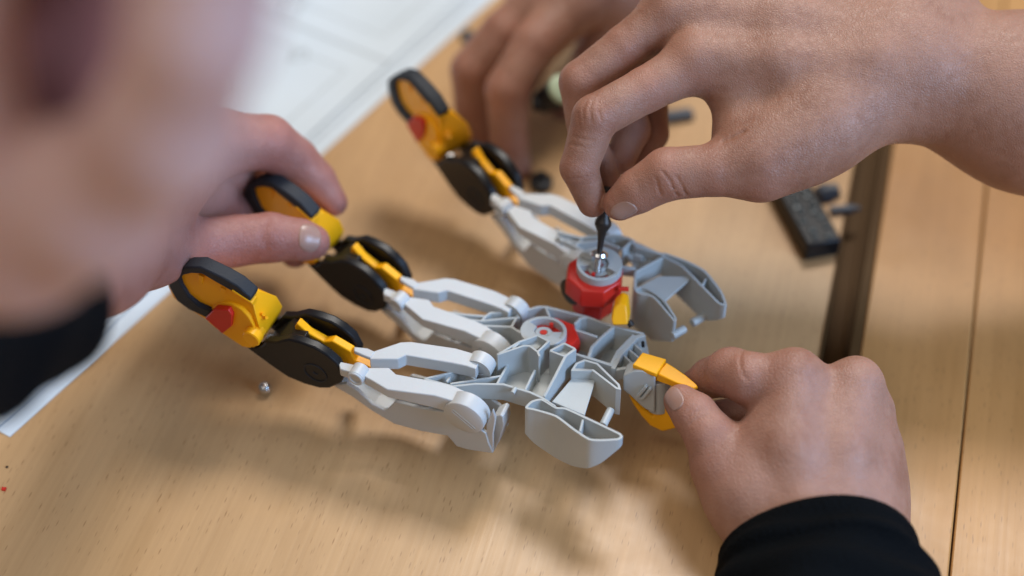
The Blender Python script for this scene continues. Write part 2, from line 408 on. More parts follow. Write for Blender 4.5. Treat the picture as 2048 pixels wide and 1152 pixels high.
# knuckle shell
shell = [(755, 735), (830, 738), (920, 718), (1000, 735), (1110, 775), (1200, 830), (1272, 892), (1322, 985), (1300, 1032), (1222, 1070), (1150, 1070), (1040, 1040), (920, 990), (830, 930), (700, 835), (600, 760), (640, 770), (700, 780), (735, 760)]
b = MB(); P, Q = side(shell, -.02, .28, z1); b.prism(P, Q)
kn = fpart(b, 'knuckle_shell', 'black', bevel=.06)
b = MB(); P, Q = side(shell, -.02, .28, z1); b.prism([p + v * 1.04 for p in P], Q)
fpart(b, 'knuckle_shell', 'black', bevel=.06)
b = MB(); c = sd(*z1(1118, 958), -.03); b.sector(c, v, u, .345, .385, 0, 360, -.012, .02, 32); b.sector(c, v, u, .03, .08, 20, 200, -.014, .02, 10)
fpart(b, 'dial_ring', 'rubber', kn, smooth=40)
b = MB()
P, Q = side([(835, 715), (880, 690), (985, 705), (985, 760), (900, 800), (760, 790), (750, 760)], .28, 1.12, z1); b.prism(P, Q)
P, Q = side([(690, 800), (900, 850), (1200, 930), (1220, 1000), (1100, 1010), (850, 900)], .26, 1.1, z1); b.prism(P, Q)
fpart(b, 'knuckle_web', 'black', kn, bevel=.05)
b = MB(); P, Q = side([(930, 690), (1040, 700), (1050, 760), (940, 760)], .30, .58, z1); b.prism(P, Q)
fpart(b, 'bearing_block', 'black', kn, bevel=.04)
b = MB(); b.cyl(sd(*z1(795, 702), .25), sd(*z1(795, 702), 1.15), .11); fpart(b, 'hinge_rod', 'steel', kn, smooth=40)
# yellow push rod
rod = [(968, 625), (985, 600), (1060, 668), (1180, 735), (1240, 728), (1372, 805), (1402, 870), (1500, 912), (1600, 960), (1590, 985), (1480, 950), (1390, 905), (1290, 880), (1230, 835), (1060, 730), (985, 690)]
b = MB(); P, Q = side(rod, .60, .86, z1); b.prism(P, Q); fpart(b, 'push_rod', 'yellow', bevel=.035)
# link: two arms seen from above and a channel below
za = at(820, 785, 48.5)[2]
za_f = za + .12
pz = lambda p, z: onz(p[0], p[1], z)
near_arm = [(728, 752), (775, 779), (869, 791), (903, 801), (928, 800), (930, 782), (911, 773), (885, 765), (792, 748), (778, 735), (734, 735)]
far_arm = [(747, 702), (801, 684), (822, 683), (911, 696), (945, 706), (962, 714), (952, 738), (934, 732), (906, 726), (812, 710), (796, 718), (739, 718)]
b = MB(); b.prism([pz(p, za) for p in near_arm], [V3(0, 0, -.34 if i in (0, 1, 9, 10) else -.55) for i in range(len(near_arm))]); arm1 = fpart(b, 'link_arm', 'white', bevel=.03)
b = MB(); b.prism([pz(p, za_f) for p in far_arm], V3(0, 0, -.45)); arm2 = fpart(b, 'link_arm', 'white', bevel=.03)
b = MB()
b.prism([pz(p, za + .02) for p in ((676, 722), (700, 727), (728, 733), (738, 737), (729, 752), (706, 746), (680, 738))], V3(0, 0, -.30))
SR = float(np.dot(pz((706, 746), za) - D0, v)) - .10
b.cyl(sd(711, 757, SR), sd(711, 757, SR) + v * .42, .255)
b.sector(sd(711, 757, SR), v, u, .15, .25, 0, 360, -.05, .02, 28)
pass
fpart(b, 'pivot_ring', 'white', arm1, bevel=.03)
b = MB()
b.prism([pz(p, za_f + .02) for p in ((708, 693), (735, 696), (750, 703), (741, 715), (724, 709), (708, 702))], V3(0, 0, -.13))
b.cyl(sd(711, 757, 1.1) + V3(0, 0, .02), sd(711, 757, 1.45) + V3(0, 0, .02), .2)
fpart(b, 'pivot_ring', 'white', arm2, bevel=.03)
b = MB(); b.lathe(sd(926, 838, 0), v, [(0, .56), (.035, .62), (.10, .63), (.50, .63)], 40)
cap = fpart(b, 'pivot_cap', 'white', arm1, smooth=40)
b = MB(); sl = nrm(sd(950, 860, 0) - sd(905, 822, 0)); sc = sd(926, 840, -.012); sw = np.cross(sl, v)
for sg in (-1, 1):
    b.prism([sc + sl * q + sw * (sg * .055 + r) for q, r in ((-.38, -.014), (.38, -.014), (.38, .014), (-.38, .014))], v * .02)
b.sector(sc + sl * .38, v, sw, .041, .069, 0, 180, 0, .02, 10) if np.dot(np.cross(v, sw), sl) > 0 else b.sector(sc + sl * .38, v, sw, .041, .069, 180, 360, 0, .02, 10)
b.sector(sc - sl * .38, v, sw, .041, .069, 180, 360, 0, .02, 10) if np.dot(np.cross(v, sw), sl) > 0 else b.sector(sc - sl * .38, v, sw, .041, .069, 0, 180, 0, .02, 10)
fpart(b, 'cap_slot', 'white', arm1)
b = MB(); b.lathe(sd(926, 838, 1.32) + V3(0, 0, .16), v, [(0, .58), (.03, .62), (.5, .63), (.54, .6)], 40)
c = pz((957, 738), za_f - .30); b.cyl(c - v * .02, c + v * .36, .40, n=32)
b.sector(c - v * .03, v, u, .2, .40, 0, 360, -.02, .05, 28)
fpart(b, 'pivot_cap', 'white', arm2, smooth=40)
plate = [(666, 770), (692, 768), (715, 782), (744, 809), (768, 821), (774, 820), (790, 804), (845, 818), (900, 826), (950, 850), (972, 868), (977, 886), (986, 907), (937, 900), (913, 893), (895, 872), (840, 862), (788, 848), (744, 822), (705, 794)]
b = MB(); b.prism([sd(x, y, .22) for x, y in plate], v * .12); lp = fpart(b, 'link_channel', 'white', bevel=.03)
b = MB(); b.prism([sd(x, y, .22) + v * 1.05 for x, y in plate], v * .12); fpart(b, 'channel_wall', 'white', lp, bevel=.03)
b = MB(); bot = [sd(x, y, .32) for x, y in [(670, 773), (705, 793), (744, 821), (788, 846), (840, 860), (895, 870), (913, 890)]]
up = V3(0, 0, .1)
b.prism(bot + [p + up for p in reversed(bot)], v * .97); fpart(b, 'channel_floor', 'white', lp)
b = MB()
for (x0, y0, x1, y1) in ((795, 795, 830, 765), (835, 770, 858, 800)):
    b.wall([sd(x0, y0, .35), sd(x1, y1, 1.2)], V3(0, 0, 1), .35, .09)
fpart(b, 'cross_rib', 'white', lp, bevel=.02)
b = MB()
P = [sd(x, y, .26) for x, y in ((985, 820), (991, 838), (986, 870), (986, 906), (974, 884), (972, 850))]; b.prism(P, v * .10)
P = [sd(x, y, .6) for x, y in ((985, 836), (1000, 830), (1006, 834), (1008, 852), (998, 884), (986, 905), (978, 880))]; b.prism(P, v * .5)
fpart(b, 'link_stop', 'white', lp, bevel=.03)

def copy_finger(ang, dest):
    """turned copy about the vertical through the big pivot, moved to dest"""
    Mx = Matrix.Translation(Vector(dest * S)) @ Matrix.Rotation(ang, 4, 'Z') @ Matrix.Translation(Vector(-D0 * S))
    Tt = Matrix.Translation(Vector(-WL[toy.name] * S))
    new = {}
    for o in FING:
        c = o.copy(); col.objects.link(c)
        if o.parent == toy:
            c.parent = toy; c.matrix_local = Tt @ Mx @ Matrix.Translation(Vector(WL[o.name] * S))
            c.matrix_parent_inverse = Matrix.Identity(4)
        else:
            c.parent = new[o.parent.name]; c.matrix_parent_inverse = Matrix.Identity(4)
        new[o.name] = c
copy_finger(math.radians(-11.5), at(975, 714, 51.0))
copy_finger(math.radians(-26.5), at(1143, 546, 53.0))

# ---- the side frames with their ribs
def frame_tools(P0, n):
    n = nrm(n)
    def H(x, y, h=0.0): return on(x, y, P0 + n * h, n)
    def W(name, pts, ht, th=.075, parent=None, closed=False, m='grey', bevel=.018):
        b = MB(); b.wall([H(*p) for p in pts], n, ht, th, closed); return b.build(name, m, parent or toy, bevel=bevel)
    def F(name, pts, h, th=.08, parent=None, m='grey'):
        b = MB(); b.prism([H(p[0], p[1], h) for p in pts], -n * th); return b.build(name, m, parent or toy, bevel=.015)
    return n, H, W, F
def hub(c, n, x, parent, red_c, red_h, rr):
    b = MB()
    b.sector(c, n, x, .32, .66, 92, 360 - 30, -.55, -.2, 40)
    b.sector(c, n, x, .27, .69, 100, 290, -.55, 0, 28)
    b.sector(c, n, x, .58, .69, -71, 101, -.55, -.02, 24)
    b.sector(c, n, x, .24, .60, -68, -35, -.25, -.05, 10)
    o = b.build('hub', 'grey', parent, bevel=.02)
    b = MB(); b.lathe(c - n * .55, n, [(0, .34), (.35, .34), (.35, .25), (.49, .25), (.49, .12), (.46, .12)], 28); b.build('hub_boss', 'grey', parent, bevel=.015)
    return o
def red_details(c, n, x, parent):
    b = MB(); n = nrm(n)
    b.cyl(c - n * .2, c - n * .055, .105, n=16)
    y = np.cross(n, x)
    b.cyl(c + x * .40 + y * .16 - n * .2, c + x * .40 + y * .16 - n * .06, .06, n=8)
    b.build('joint_pin', 'red', parent, smooth=40)
def red_block(c, n, x, h1, h2, parent, r1=.80, r2=.62):
    n = nrm(n); x = nrm(x - n * np.dot(x, n)); y = np.cross(n, x)
    def oct_(r, h, k=8): return [c + n * h + (x * math.cos(t) + y * math.sin(t)) * r for t in np.linspace(0, 2 * math.pi, k, endpoint=False) + math.pi / 8]
    b = MB(); rings = [(0, r1 * .93), (-.22, r1), (-h1, r1 * 1.0), (-h1 - .08, r2 * 1.1), (-h1 - h2, r2)]
    vv = []; ff = []
    for h, r in rings: vv += oct_(r, h)
    for k in range(len(rings) - 1): ff += [(8 * k + i, 8 * k + (i + 1) % 8, 8 * k + 8 + (i + 1) % 8, 8 * k + 8 + i) for i in range(8)]
    ff += [tuple(range(7, -1, -1)), tuple(range(8 * len(rings) - 8, 8 * len(rings)))]
    b.add(vv, ff); return b.build('joint_block', 'red', parent, bevel=.04)

# near frame
n, H, W, F = frame_tools(at(1090, 760, 49.2), V3(0, .10, .99))
nf = W('side_frame', [(848, 757), (905, 772), (950, 767), (1007, 768), (1060, 784), (1084, 795), (1111, 813)], [.3, .5, .55, .6, .6, .7, .8], .085)
nf['label'] = 'grey ribbed side frame ending in a two-pronged jaw'
W('rib', [(848, 757), (903, 744), (919, 734), (986, 731), (998, 724)], [.3, .45, .5, .5, .5], parent=nf)
W('rib', [(900, 767), (997, 752), (1004, 750)], .45, parent=nf)
W('rib', [(932, 744), (950, 757)], .4, parent=nf); W('rib', [(893, 763), (900, 753)], .35, parent=nf)
W('rib', [(994, 767), (1017, 725)], .6, parent=nf); W('rib', [(1050, 779), (1070, 739)], .6, parent=nf)
W('raised_wall', [(994, 709, .5), (1047, 691, .5), (1059, 691, .5), (1075, 703, .5), (1079, 712, .5)], [.95, 1.1, 1.1, 1.1, 1.1], parent=nf)
W('raised_wall', [(994, 709, .5), (1038, 683, .5), (1075, 670, .5), (1097, 682, .5), (1075, 703, .5)], [.6, .6, .8, 1.1, 1.1], parent=nf)
W('rib', [(1025, 697, .48), (1039, 684, .48)], .3, parent=nf)
F('frame_floor', [(1000, 716), (1040, 690), (1072, 676), (1092, 684), (1072, 700), (1046, 697)], .28, parent=nf)
W('rib', [(1100, 701, .42), (1130, 712, .42)], [1.0, 1.0], parent=nf)
W('tray_wall', [(1100, 701, .42), (1128, 686, .42), (1150, 697, .42)], [.35, .35, .5], parent=nf)
F('frame_floor', [(1100, 701), (1128, 687), (1149, 697), (1130, 711)], .2, parent=nf)
W('rib', [(1151, 697, .42), (1131, 711, .42), (1109, 754, .22), (1088, 793, .0)], [1.0, 1.0, .85, .65], .09, parent=nf)
F('frame_floor', [(905, 770), (950, 766), (1007, 768), (1084, 793), (1104, 803), (1140, 745), (1150, 720), (1098, 700), (1000, 740), (985, 732), (922, 738)], -.5, parent=nf)
F('frame_floor', [(1143, 757), (1191, 759), (1169, 830), (1104, 803)], -.32, parent=nf)
W('rib', [(1142, 740), (1186, 740)], .36, parent=nf)
W('jaw_prong', [(1146, 738), (1153, 727), (1169, 720), (1194, 727), (1237, 769), (1239, 777), (1233, 776), (1186, 740)], [.5, .5, .6, .8, 1.0, 1.0, 1.0, .95], .075, parent=nf, closed=True)
b = MB(); a_ = H(1206, 851, -.75); b.cyl(a_, a_ + v * .62, .12, n=20); b.build('peg', 'grey', nf, bevel=.02)
b = MB(); a_ = H(1028, 781, -.05); b.cyl(a_ - v * .12, a_ + v * .1, .07, n=14); b.build('peg', 'grey', nf, bevel=.015)
def dens(pts, hs, k=4):
    """round a closed outline a little by sampling it along a spline"""
    a = np.array([[p[0], p[1], h] for p, h in zip(pts, hs)], float); n_ = len(a); out = []
    for i in range(n_):
        p0, p1, p2, p3 = a[i - 1], a[i], a[(i + 1) % n_], a[(i + 2) % n_]
        for t in np.arange(k) / k:
            m1 = (p2 - p0) * .32; m2 = (p3 - p1) * .32
            L_ = np.linalg.norm((p2 - p1)[:2]); m1 = m1 * min(1, L_ / max(1e-6, np.linalg.norm(m1[:2]))); m2 = m2 * min(1, L_ / max(1e-6, np.linalg.norm(m2[:2])))
            out.append((2 * t**3 - 3 * t**2 + 1) * p1 + (t**3 - 2 * t**2 + t) * m1 + (-2 * t**3 + 3 * t**2) * p2 + (t**3 - t**2) * m2)
    return [(o[0], o[1]) for o in out], [o[2] for o in out]
jo = [(1053, 815), (1064, 803), (1084, 799), (1111, 815), (1131, 817), (1169, 834), (1238, 867), (1243, 873), (1236, 878), (1205, 880), (1178, 878), (1147, 858), (1112, 832), (1070, 819)]
jh = [1.0, 1.0, .9, 1.0, 1.15, 1.0, .4, .3, .38, .85, 1.12, 1.42, 1.6, 1.3]
jp = W('jaw_prong', *dens(jo, jh), .075, parent=nf, closed=True)
F('jaw_floor', [(1062, 814), (1111, 817), (1169, 838), (1205, 858), (1205, 876), (1178, 874), (1112, 828)], -.62, .06, parent=nf)
W('rib', [(1160, 862, -.05), (1166, 838, -.05)], .5, .07, parent=nf)
nh = H(1087, 661, .22)
hb = hub(nh, n, nrm(V3(.8, .55, 0)), nf, None, 0, 0)
red_details(nh, n, nrm(V3(.8, .55, 0)), nf)
rb = red_block(nh - n * .30 + V3(.26, .16, 0), n, nrm(V3(1, .25, 0)), .55, .1, toy, .86, .6); rb['label'] = 'red faceted joint block under the grey hub'

# middle frame (palm)
n, H, W, F = frame_tools(at(1200, 690, 50.6), V3(0, .04, 1))
mf = W('palm_frame', [(897, 624), (923, 628), (971, 632), (981, 625), (1040, 624), (1076, 613), (1091, 613), (1174, 633), (1228, 652), (1288, 667)], [.3, .4, .5, .6, .7, .9, 1.0, 1.1, 1.1, 1.1], .08)
mf['label'] = 'long grey palm frame with open compartments'
W('rib', [(897, 626), (931, 639), (965, 641), (1017, 636), (1040, 634)], .5, parent=mf)
W('rib', [(931, 640), (967, 651), (1023, 653), (1045, 668), (1110, 690)], [.4, .6, .8, .8, .8], parent=mf)
W('rib', [(963, 641), (971, 632)], .4, parent=mf); W('rib', [(1038, 625), (1023, 653)], .6, parent=mf); W('rib', [(1091, 613), (1099, 632)], .6, parent=mf)
W('rib', [(1149, 648), (1160, 636), (1174, 634)], [.9, .9, .9], .08, parent=mf)
W('rib', [(1110, 648), (1158, 661), (1195, 673)], .8, .08, parent=mf)
W('rib', [(1177, 714), (1184, 694), (1202, 675), (1227, 653)], [.35, .75, .8, .8], .10, parent=mf)
W('compartment_wall', [(1140, 704), (1177, 715), (1222, 729), (1235, 703), (1268, 669)], 1.0, .10, parent=mf)
F('frame_floor', [(1000, 640), (1090, 616), (1226, 655), (1270, 670), (1222, 728), (1120, 700), (1030, 660)], -.95, parent=mf)
eb = W('end_wall', [(1226, 737), (1240, 708), (1273, 673), (1290, 669)], [.5, .5, .5, .8], .14, parent=mf)
for (x0, y0, x1, y1) in ((1269, 688, 1284, 701), (1259, 699, 1277, 714), (1249, 711, 1265, 727)):
    W('rib', [(x0, y0, -.1), (x1, y1, -.1)], .55, .06, parent=mf)
W('end_lip', [(1227, 739, -.1), (1254, 735, -.1), (1262, 726, -.1)], .42, .12, parent=mf)
F('end_floor', [(1232, 736), (1290, 672), (1298, 706), (1262, 736)], -.45, .4, parent=mf)
b = MB(); a_ = H(1286, 690, -.1); b.cyl(a_ - V3(0, .06, 0), a_ + V3(0, .12, 0), .05, n=12); b.build('screw_hole', 'black', mf)
# wrist stub
wp = at(1290, 785, 49.7)
wn_ = nrm(V3(-.25, -.95, .15))
O = lambda x, y, d=0: on(x, y, wp + wn_ * d, wn_)
b = MB(); b.prism([O(x, y) for x, y in ((1246, 752), (1268, 742), (1285, 742), (1310, 752), (1310, 828), (1290, 818), (1281, 811), (1261, 792), (1246, 780))], -wn_ * .55); ws = b.build('wrist_stub', 'grey', toy, bevel=.04)
b = MB(); b.cyl(O(1318, 755, -.45), O(1317, 816, -.45), .33, n=28); b.build('stub_post', 'grey', ws, bevel=.03)
b = MB()
for q in (0, 9): b.wall([O(1275 + q, 795 + q * .5, .12), O(1292 + q, 774 + q * .5, .12)], wn_, .2, .10)
b.wall([O(1274, 794, .10), O(1285, 801, .10)], wn_, .2, .10)
b.build('latch_rib', 'grey', ws, bevel=.03)
# orange clip
zc = at(1300, 725, 49.4)[2]
b = MB(); b.prism([onz(x, y, zc) for x, y in ((1265, 729), (1285, 704), (1333, 718), (1313, 748))], V3(0, 0, -.16)); cl = b.build('wrist_clip', 'yellow', toy, bevel=.03)
cl['label'] = 'orange clip with a tapering lever'
b = MB()
b.prism([onz(x, y, zc - .15) for x, y in ((1266, 730), (1272, 724), (1283, 728), (1279, 736))], V3(0, 0, -.38))
b.prism([onz(x, y, zc - .15) for x, y in ((1309, 746), (1326, 727), (1333, 722), (1322, 747))], V3(0, 0, -.35))
b.build('clip_foot', 'yellow', cl, bevel=.03)
b = MB()
top = [at(x, y, d) for x, y, d in ((1313, 747, 49.3), (1333, 724, 49.5), (1352, 736, 49.35), (1372, 750, 49.15), (1392, 767, 48.95), (1397, 774, 48.9), (1388, 777, 48.85), (1352, 764, 49.0))]
b.prism(top, [V3(0, 0, -h) for h in (.32, .32, .3, .26, .16, .1, .12, .26)]); b.build('clip_lever', 'yellow', cl, bevel=.04)
b = MB(); b.prism([O(x, y, -.22) for x, y in ((1256, 788), (1264, 806), (1282, 832), (1300, 852), (1325, 864), (1356, 856), (1344, 815), (1325, 806), (1318, 818), (1306, 834), (1292, 822), (1280, 812))], -wn_ * .7); b.build('wrist_cup', 'yellow', cl, bevel=.05)

# far frame
n, H, W, F = frame_tools(at(1320, 560, 51.9), V3(0, -.04, 1))
ff_ = W('side_frame', [(1116, 463), (1160, 474), (1235, 470), (1258, 476), (1273, 493), (1326, 508)], [.5, .6, .6, .7, .8, .8], .085)
ff_['label'] = 'blurred grey side frame receiving the screw, with a two-pronged jaw'
W('rib', [(1112, 472), (1150, 492), (1180, 506)], .6, parent=ff_); W('rib', [(1150, 492), (1165, 475)], .5, parent=ff_)
W('rib', [(1120, 480), (1160, 485), (1200, 480), (1240, 495)], .5, parent=ff_)
W('rib', [(1244, 499), (1267, 478)], [.9, .9], .09, parent=ff_)
W('rib', [(1240, 533), (1272, 536)], .35, .12, parent=ff_); W('rib', [(1268, 508), (1285, 512)], .4, parent=ff_)
W('rib', [(1271, 543), (1326, 513)], [.75, .75], .09, parent=ff_)
F('frame_floor', [(1245, 500), (1270, 482), (1326, 508), (1275, 542)], -.35, parent=ff_)
F('frame_floor', [(1274, 590), (1277, 574), (1318, 552), (1386, 553), (1330, 602), (1300, 592)], -.14, parent=ff_)
W('rib', [(1326, 512), (1364, 532), (1386, 553)], .3, parent=ff_)
fo = [(1329, 507), (1376, 524), (1410, 543), (1441, 582), (1451, 608), (1438, 606), (1415, 583), (1363, 531), (1329, 514)]
fh = [1.0, 1.25, 1.35, .9, .55, .75, 1.25, 1.35, 1.0]
W('jaw_prong', *dens(fo, fh, 3), .08, parent=ff_, closed=True)
W('rib', [(1404, 571, -.05), (1412, 556, -.05)], .4, .06, parent=ff_)
go = [(1270, 577), (1288, 574), (1313, 588), (1330, 603), (1351, 636), (1348, 640), (1313, 599), (1300, 590), (1278, 586)]
gh = [1.5, 1.4, 1.5, 1.4, .95, .95, 1.85, 1.8, 1.6]
W('jaw_prong', *dens(go, gh, 3), .07, parent=ff_, closed=True)
W('rib', [(1271, 543), (1270, 578)], [.75, 1.4], .09, parent=ff_)
for (x, y, h) in ((1344, 672, -.62), (1384, 646, -1.05)):
    b = MB(); a_ = H(x, y, h); b.cyl(a_, a_ + nrm(V3(.8, .6, 0)) * .5, .13, n=18); b.build('peg', 'grey', ff_, bevel=.02)
fhub = at(1199, 526, 51.4)
hx = nrm(V3(-.75, -.66, 0))
hub(fhub, n, hx, ff_, None, 0, 0); red_details(fhub, n, hx, ff_)
rb = red_block(fhub - n * .30 + V3(-.14, -.10, 0), n, nrm(V3(1, -.1, 0)), .66, .85, toy, .92, .66); rb['label'] = 'red faceted joint block below the driven screw'
b = MB(); a_ = at(1136, 586, 51.9); b.cyl(a_, a_ + V3(.4, .3, 0), .42, n=24); b.build('joint_knob', 'black', rb, bevel=.05)
b = MB(); a_ = at(1228, 640, 50.9); b.prism([at(x, y, 50.9) for x, y in ((1222, 640), (1226, 618), (1240, 606), (1253, 612), (1257, 650), (1225, 652))], V3(.1, .5, 0)); b.build('joint_lug', 'yellow', rb, bevel=.05)
b = MB(); a_ = at(1236, 578, 51.2); b.cyl(a_, a_ + V3(.32, 0, 0), .075, n=14); b.build('joint_pin', 'red', rb, bevel=.02)
b = MB(); a_ = at(1264, 653, 51); b.cyl(a_, a_ + V3(-.1, .12, .12), .1, n=14); b.build('small_screw', 'dark_steel', rb, bevel=.02)

# ------------------------------------------------------------------ screw and screwdriver
st = at(1198, 512, 51.2); sax = nrm(at(1212, 400, 50.75) - st)
b = MB(); b.lathe(st - sax * .55, sax, [(0, .03), (.06, .10), (.5, .105), (.5, .24), (.57, .29), (.66, .26), (.74, .12)], 24)
sc_ = b.build('screw', 'steel', smooth=40); tag(sc_, 'small silver screw standing in the grey hub under the screwdriver', 'screw')
th = MB()
for k in range(7):
    th.sector(st - sax * (.48 - k * .06), sax, V3(1, 0, 0), .09, .125, 0, 360, 0, .025, 18)
th.build('screw_thread', 'steel', sc_, smooth=40)
b = MB(); t0 = st + sax * .12
b.lathe(t0, sax, [(-.06, .05), (0, .085), (.35, .10), (.62, .14), (.74, .20), (.84, .255), (.96, .25), (1.10, .175), (1.4, .165), (1.8, .16), (1.95, .15), (2.0, .12)], 24)
sdv = b.build('screwdriver', 'dark_steel', smooth=40); tag(sdv, 'dark slim screwdriver pinched between thumb and index finger', 'screwdriver')

# ------------------------------------------------------------------ hands: smooth union of tapered bones, meshed
def rcone(p, a, b, r1, r2):
    ba = (b - a).astype(np.float32); l2 = float(ba @ ba); rr = r1 - r2
    if l2 < rr * rr * 1.02 + 1e-6:
        return np.linalg.norm(p - (a if r1 > r2 else b).astype(np.float32), axis=1) - max(r1, r2)
    a2 = l2 - rr * rr; il2 = 1 / l2
    pa = p - a.astype(np.float32); y = pa @ ba; z = y - l2
    q = pa * l2 - ba * y[:, None]; x2 = (q * q).sum(1); y2 = y * y * l2; z2 = z * z * l2
    k = np.sign(rr) * rr * rr * x2
    out = (np.sqrt(x2 * a2 * il2) + y * rr) * il2 - r1
    c1 = np.sign(z) * a2 * z2 > k; out[c1] = (np.sqrt(x2[c1] + z2[c1]) * il2 - r2)
    c2 = (~c1) & (np.sign(y) * a2 * y2 < k); out[c2] = (np.sqrt(x2[c2] + y2[c2]) * il2 - r1)
    return out
def smin(a, b, k):
    h = np.clip(k - np.abs(a - b), 0, None) / k
    return np.minimum(a, b) - h * h * k * .25
class Hand:
    def __init__(s): s.palm = []; s.fing = []; s.crease = []; s.pk = .9; s.box = []
    def P(s, *segs):                       # palm bones: chains of (x, y, depth, radius)
        for ch_ in segs:
            pts = [(at(x, y, d), r) for x, y, d, r in ch_]
            for (a, ra), (b_, rb_) in zip(pts[:-1], pts[1:]): s.palm.append((a, b_, ra, rb_))
            s.box += pts
        return s
    def Fg(s, chain, k=.45, ki=.10):
        pts = [(at(x, y, d), r) for x, y, d, r in chain]; s.fing.append((pts, k, ki)); s.box += pts; return s
    def C(s, x0, y0, d0, x1, y1, d1, r=.035, dep=.05): s.crease.append((at(x0, y0, d0), at(x1, y1, d1), r, dep)); return s
    def CL(s, pts, r=.03, dep=.05):
        """a skin crease along photo points, found on the visible skin"""
        q = []
        for x, y in pts:
            d = 38.0
            for _ in range(60):
                e = float(s.sdf(at(x, y, d)[None])[0]); d += e * .9
                if e < .002: break
            q.append(at(x, y, d))
        s._new = getattr(s, '_new', []) + [(a, b_, r, dep) for a, b_ in zip(q[:-1], q[1:])]
        return s
    def sdf(s, p):
        p = p.astype(np.float32); d = None
        for a, b_, ra, rb_ in s.palm:
            e = rcone(p, a, b_, ra, rb_); d = e if d is None else smin(d, e, s.pk)
        out = None
        for pts, k, ki in s.fing:
            e = None
            for (a, ra), (b_, rb_) in zip(pts[:-1], pts[1:]):
                g = rcone(p, a, b_, ra, rb_); e = g if e is None else smin(e, g, ki)
            e = smin(d, e, k) if d is not None else e
            out = e if out is None else smin(out, e, .06)
        if out is None: out = d
        for a, b_, r, dep in s.crease:
            dd = rcone(p, a, b_, 1e-3, 1e-3); out = out + dep * np.exp(-(dd / r) ** 2)
        return out
    def mesh(s, h):
        lo = np.min([p - r - .4 for p, r in s.box], 0); hi = np.max([p + r + .4 for p, r in s.box], 0)
        K = 4; H_ = h * K; nc = np.ceil((hi - lo) / H_).astype(int) + 1
        g = np.stack(np.meshgrid(*[lo[i] + H_ * (np.arange(nc[i]) + .5) - h / 2 for i in range(3)], indexing='ij'), -1).reshape(-1, 3)
        dc = s.sdf(g).reshape(nc)
        D = np.repeat(np.repeat(np.repeat(dc, K, 0), K, 1), K, 2).astype(np.float32)
        near = np.abs(D) < H_ * 1.25
        idx = np.argwhere(near); D[near] = s.sdf(lo + idx * h)
        return nets(D, lo, h)
def nets(D, lo, h):
    sg = D < 0; sh = np.array(D.shape) - 1
    cnt = np.zeros(sh, np.int8)
    offs = [(i, j, k) for i in (0, 1) for j in (0, 1) for k in (0, 1)]
    sub = lambda A, o: A[o[0]:o[0] + sh[0], o[1]:o[1] + sh[1], o[2]:o[2] + sh[2]]
    for o in offs: cnt += sub(sg, o)
    act = (cnt > 0) & (cnt < 8); ids = np.argwhere(act); vid = -np.ones(sh, np.int64); vid[act] = np.arange(len(ids))
    acc = np.zeros((len(ids), 3)); nn = np.zeros(len(ids))
    for o in offs:
        for ax in range(3):
            if o[ax]: continue
            o2 = list(o); o2[ax] = 1
            a = D[ids[:, 0] + o[0], ids[:, 1] + o[1], ids[:, 2] + o[2]]; b_ = D[ids[:, 0] + o2[0], ids[:, 1] + o2[1], ids[:, 2] + o2[2]]
            m = (a < 0) != (b_ < 0); t = a[m] / (a[m] - b_[m])
            q = np.tile(np.array(o, float), (m.sum(), 1)); q[:, ax] = t
            acc[m] += q; nn[m] += 1
    verts = lo + (ids + acc / nn[:, None]) * h
    faces = []
    for ax in range(3):
        a = [slice(1, -1)] * 3; b_ = [slice(1, -1)] * 3
        a[ax] = slice(0, -1); b_[ax] = slice(1, None)
        s0 = sg[tuple(a)]; s1 = sg[tuple(b_)]; e = np.argwhere(s0 != s1); fl = s0[s0 != s1]
        add = np.array([1, 1, 1]); add[ax] = 0; e = e + add
        b1, b2 = (ax + 1) % 3, (ax + 2) % 3
        d1 = np.zeros(3, int); d1[b1] = 1; d2 = np.zeros(3, int); d2[b2] = 1
        q = [vid[tuple((e - d1 - d2).T)], vid[tuple((e - d2).T)], vid[tuple(e.T)], vid[tuple((e - d1).T)]]
        q = np.stack(q, 1); q[~fl] = q[~fl][:, ::-1]; faces.append(q)
    f = np.concatenate(faces); f = f[(f >= 0).all(1)]
    return verts, f
def smooth_mesh(o, it=2, f=.5):
    m = o.modifiers.new('smooth', 'SMOOTH'); m.iterations = it; m.factor = f
def build_hand(H_, name, m, h, label, group=None):
    vv, ff = H_.mesh(h)
    c = (vv.min(0) + vv.max(0)) / 2; c[2] = vv[:, 2].min()
    me = bpy.data.meshes.new(name); me.from_pydata(((vv - c) * S).tolist(), [], ff.tolist()); me.materials.append(M[m])
    me.polygons.foreach_set('use_smooth', [True] * len(me.polygons)); me.update()
    jt = np.zeros(len(vv))
    for pts, k, ki in H_.fing:
        for q, (p, r) in enumerate(pts[1:]):
            jt = np.maximum(jt, np.exp(-(np.linalg.norm(vv - p, axis=1) / (r * 1.15)) ** 4) * (1.0 if q == len(pts) - 2 else .75))
    att = me.attributes.new('joint', 'FLOAT', 'POINT'); att.data.foreach_set('value', jt.astype(np.float32))
    o = bpy.data.objects.new(name, me); col.objects.link(o); place(o, c, None); smooth_mesh(o)
    tag(o, label, 'hand', group); return o
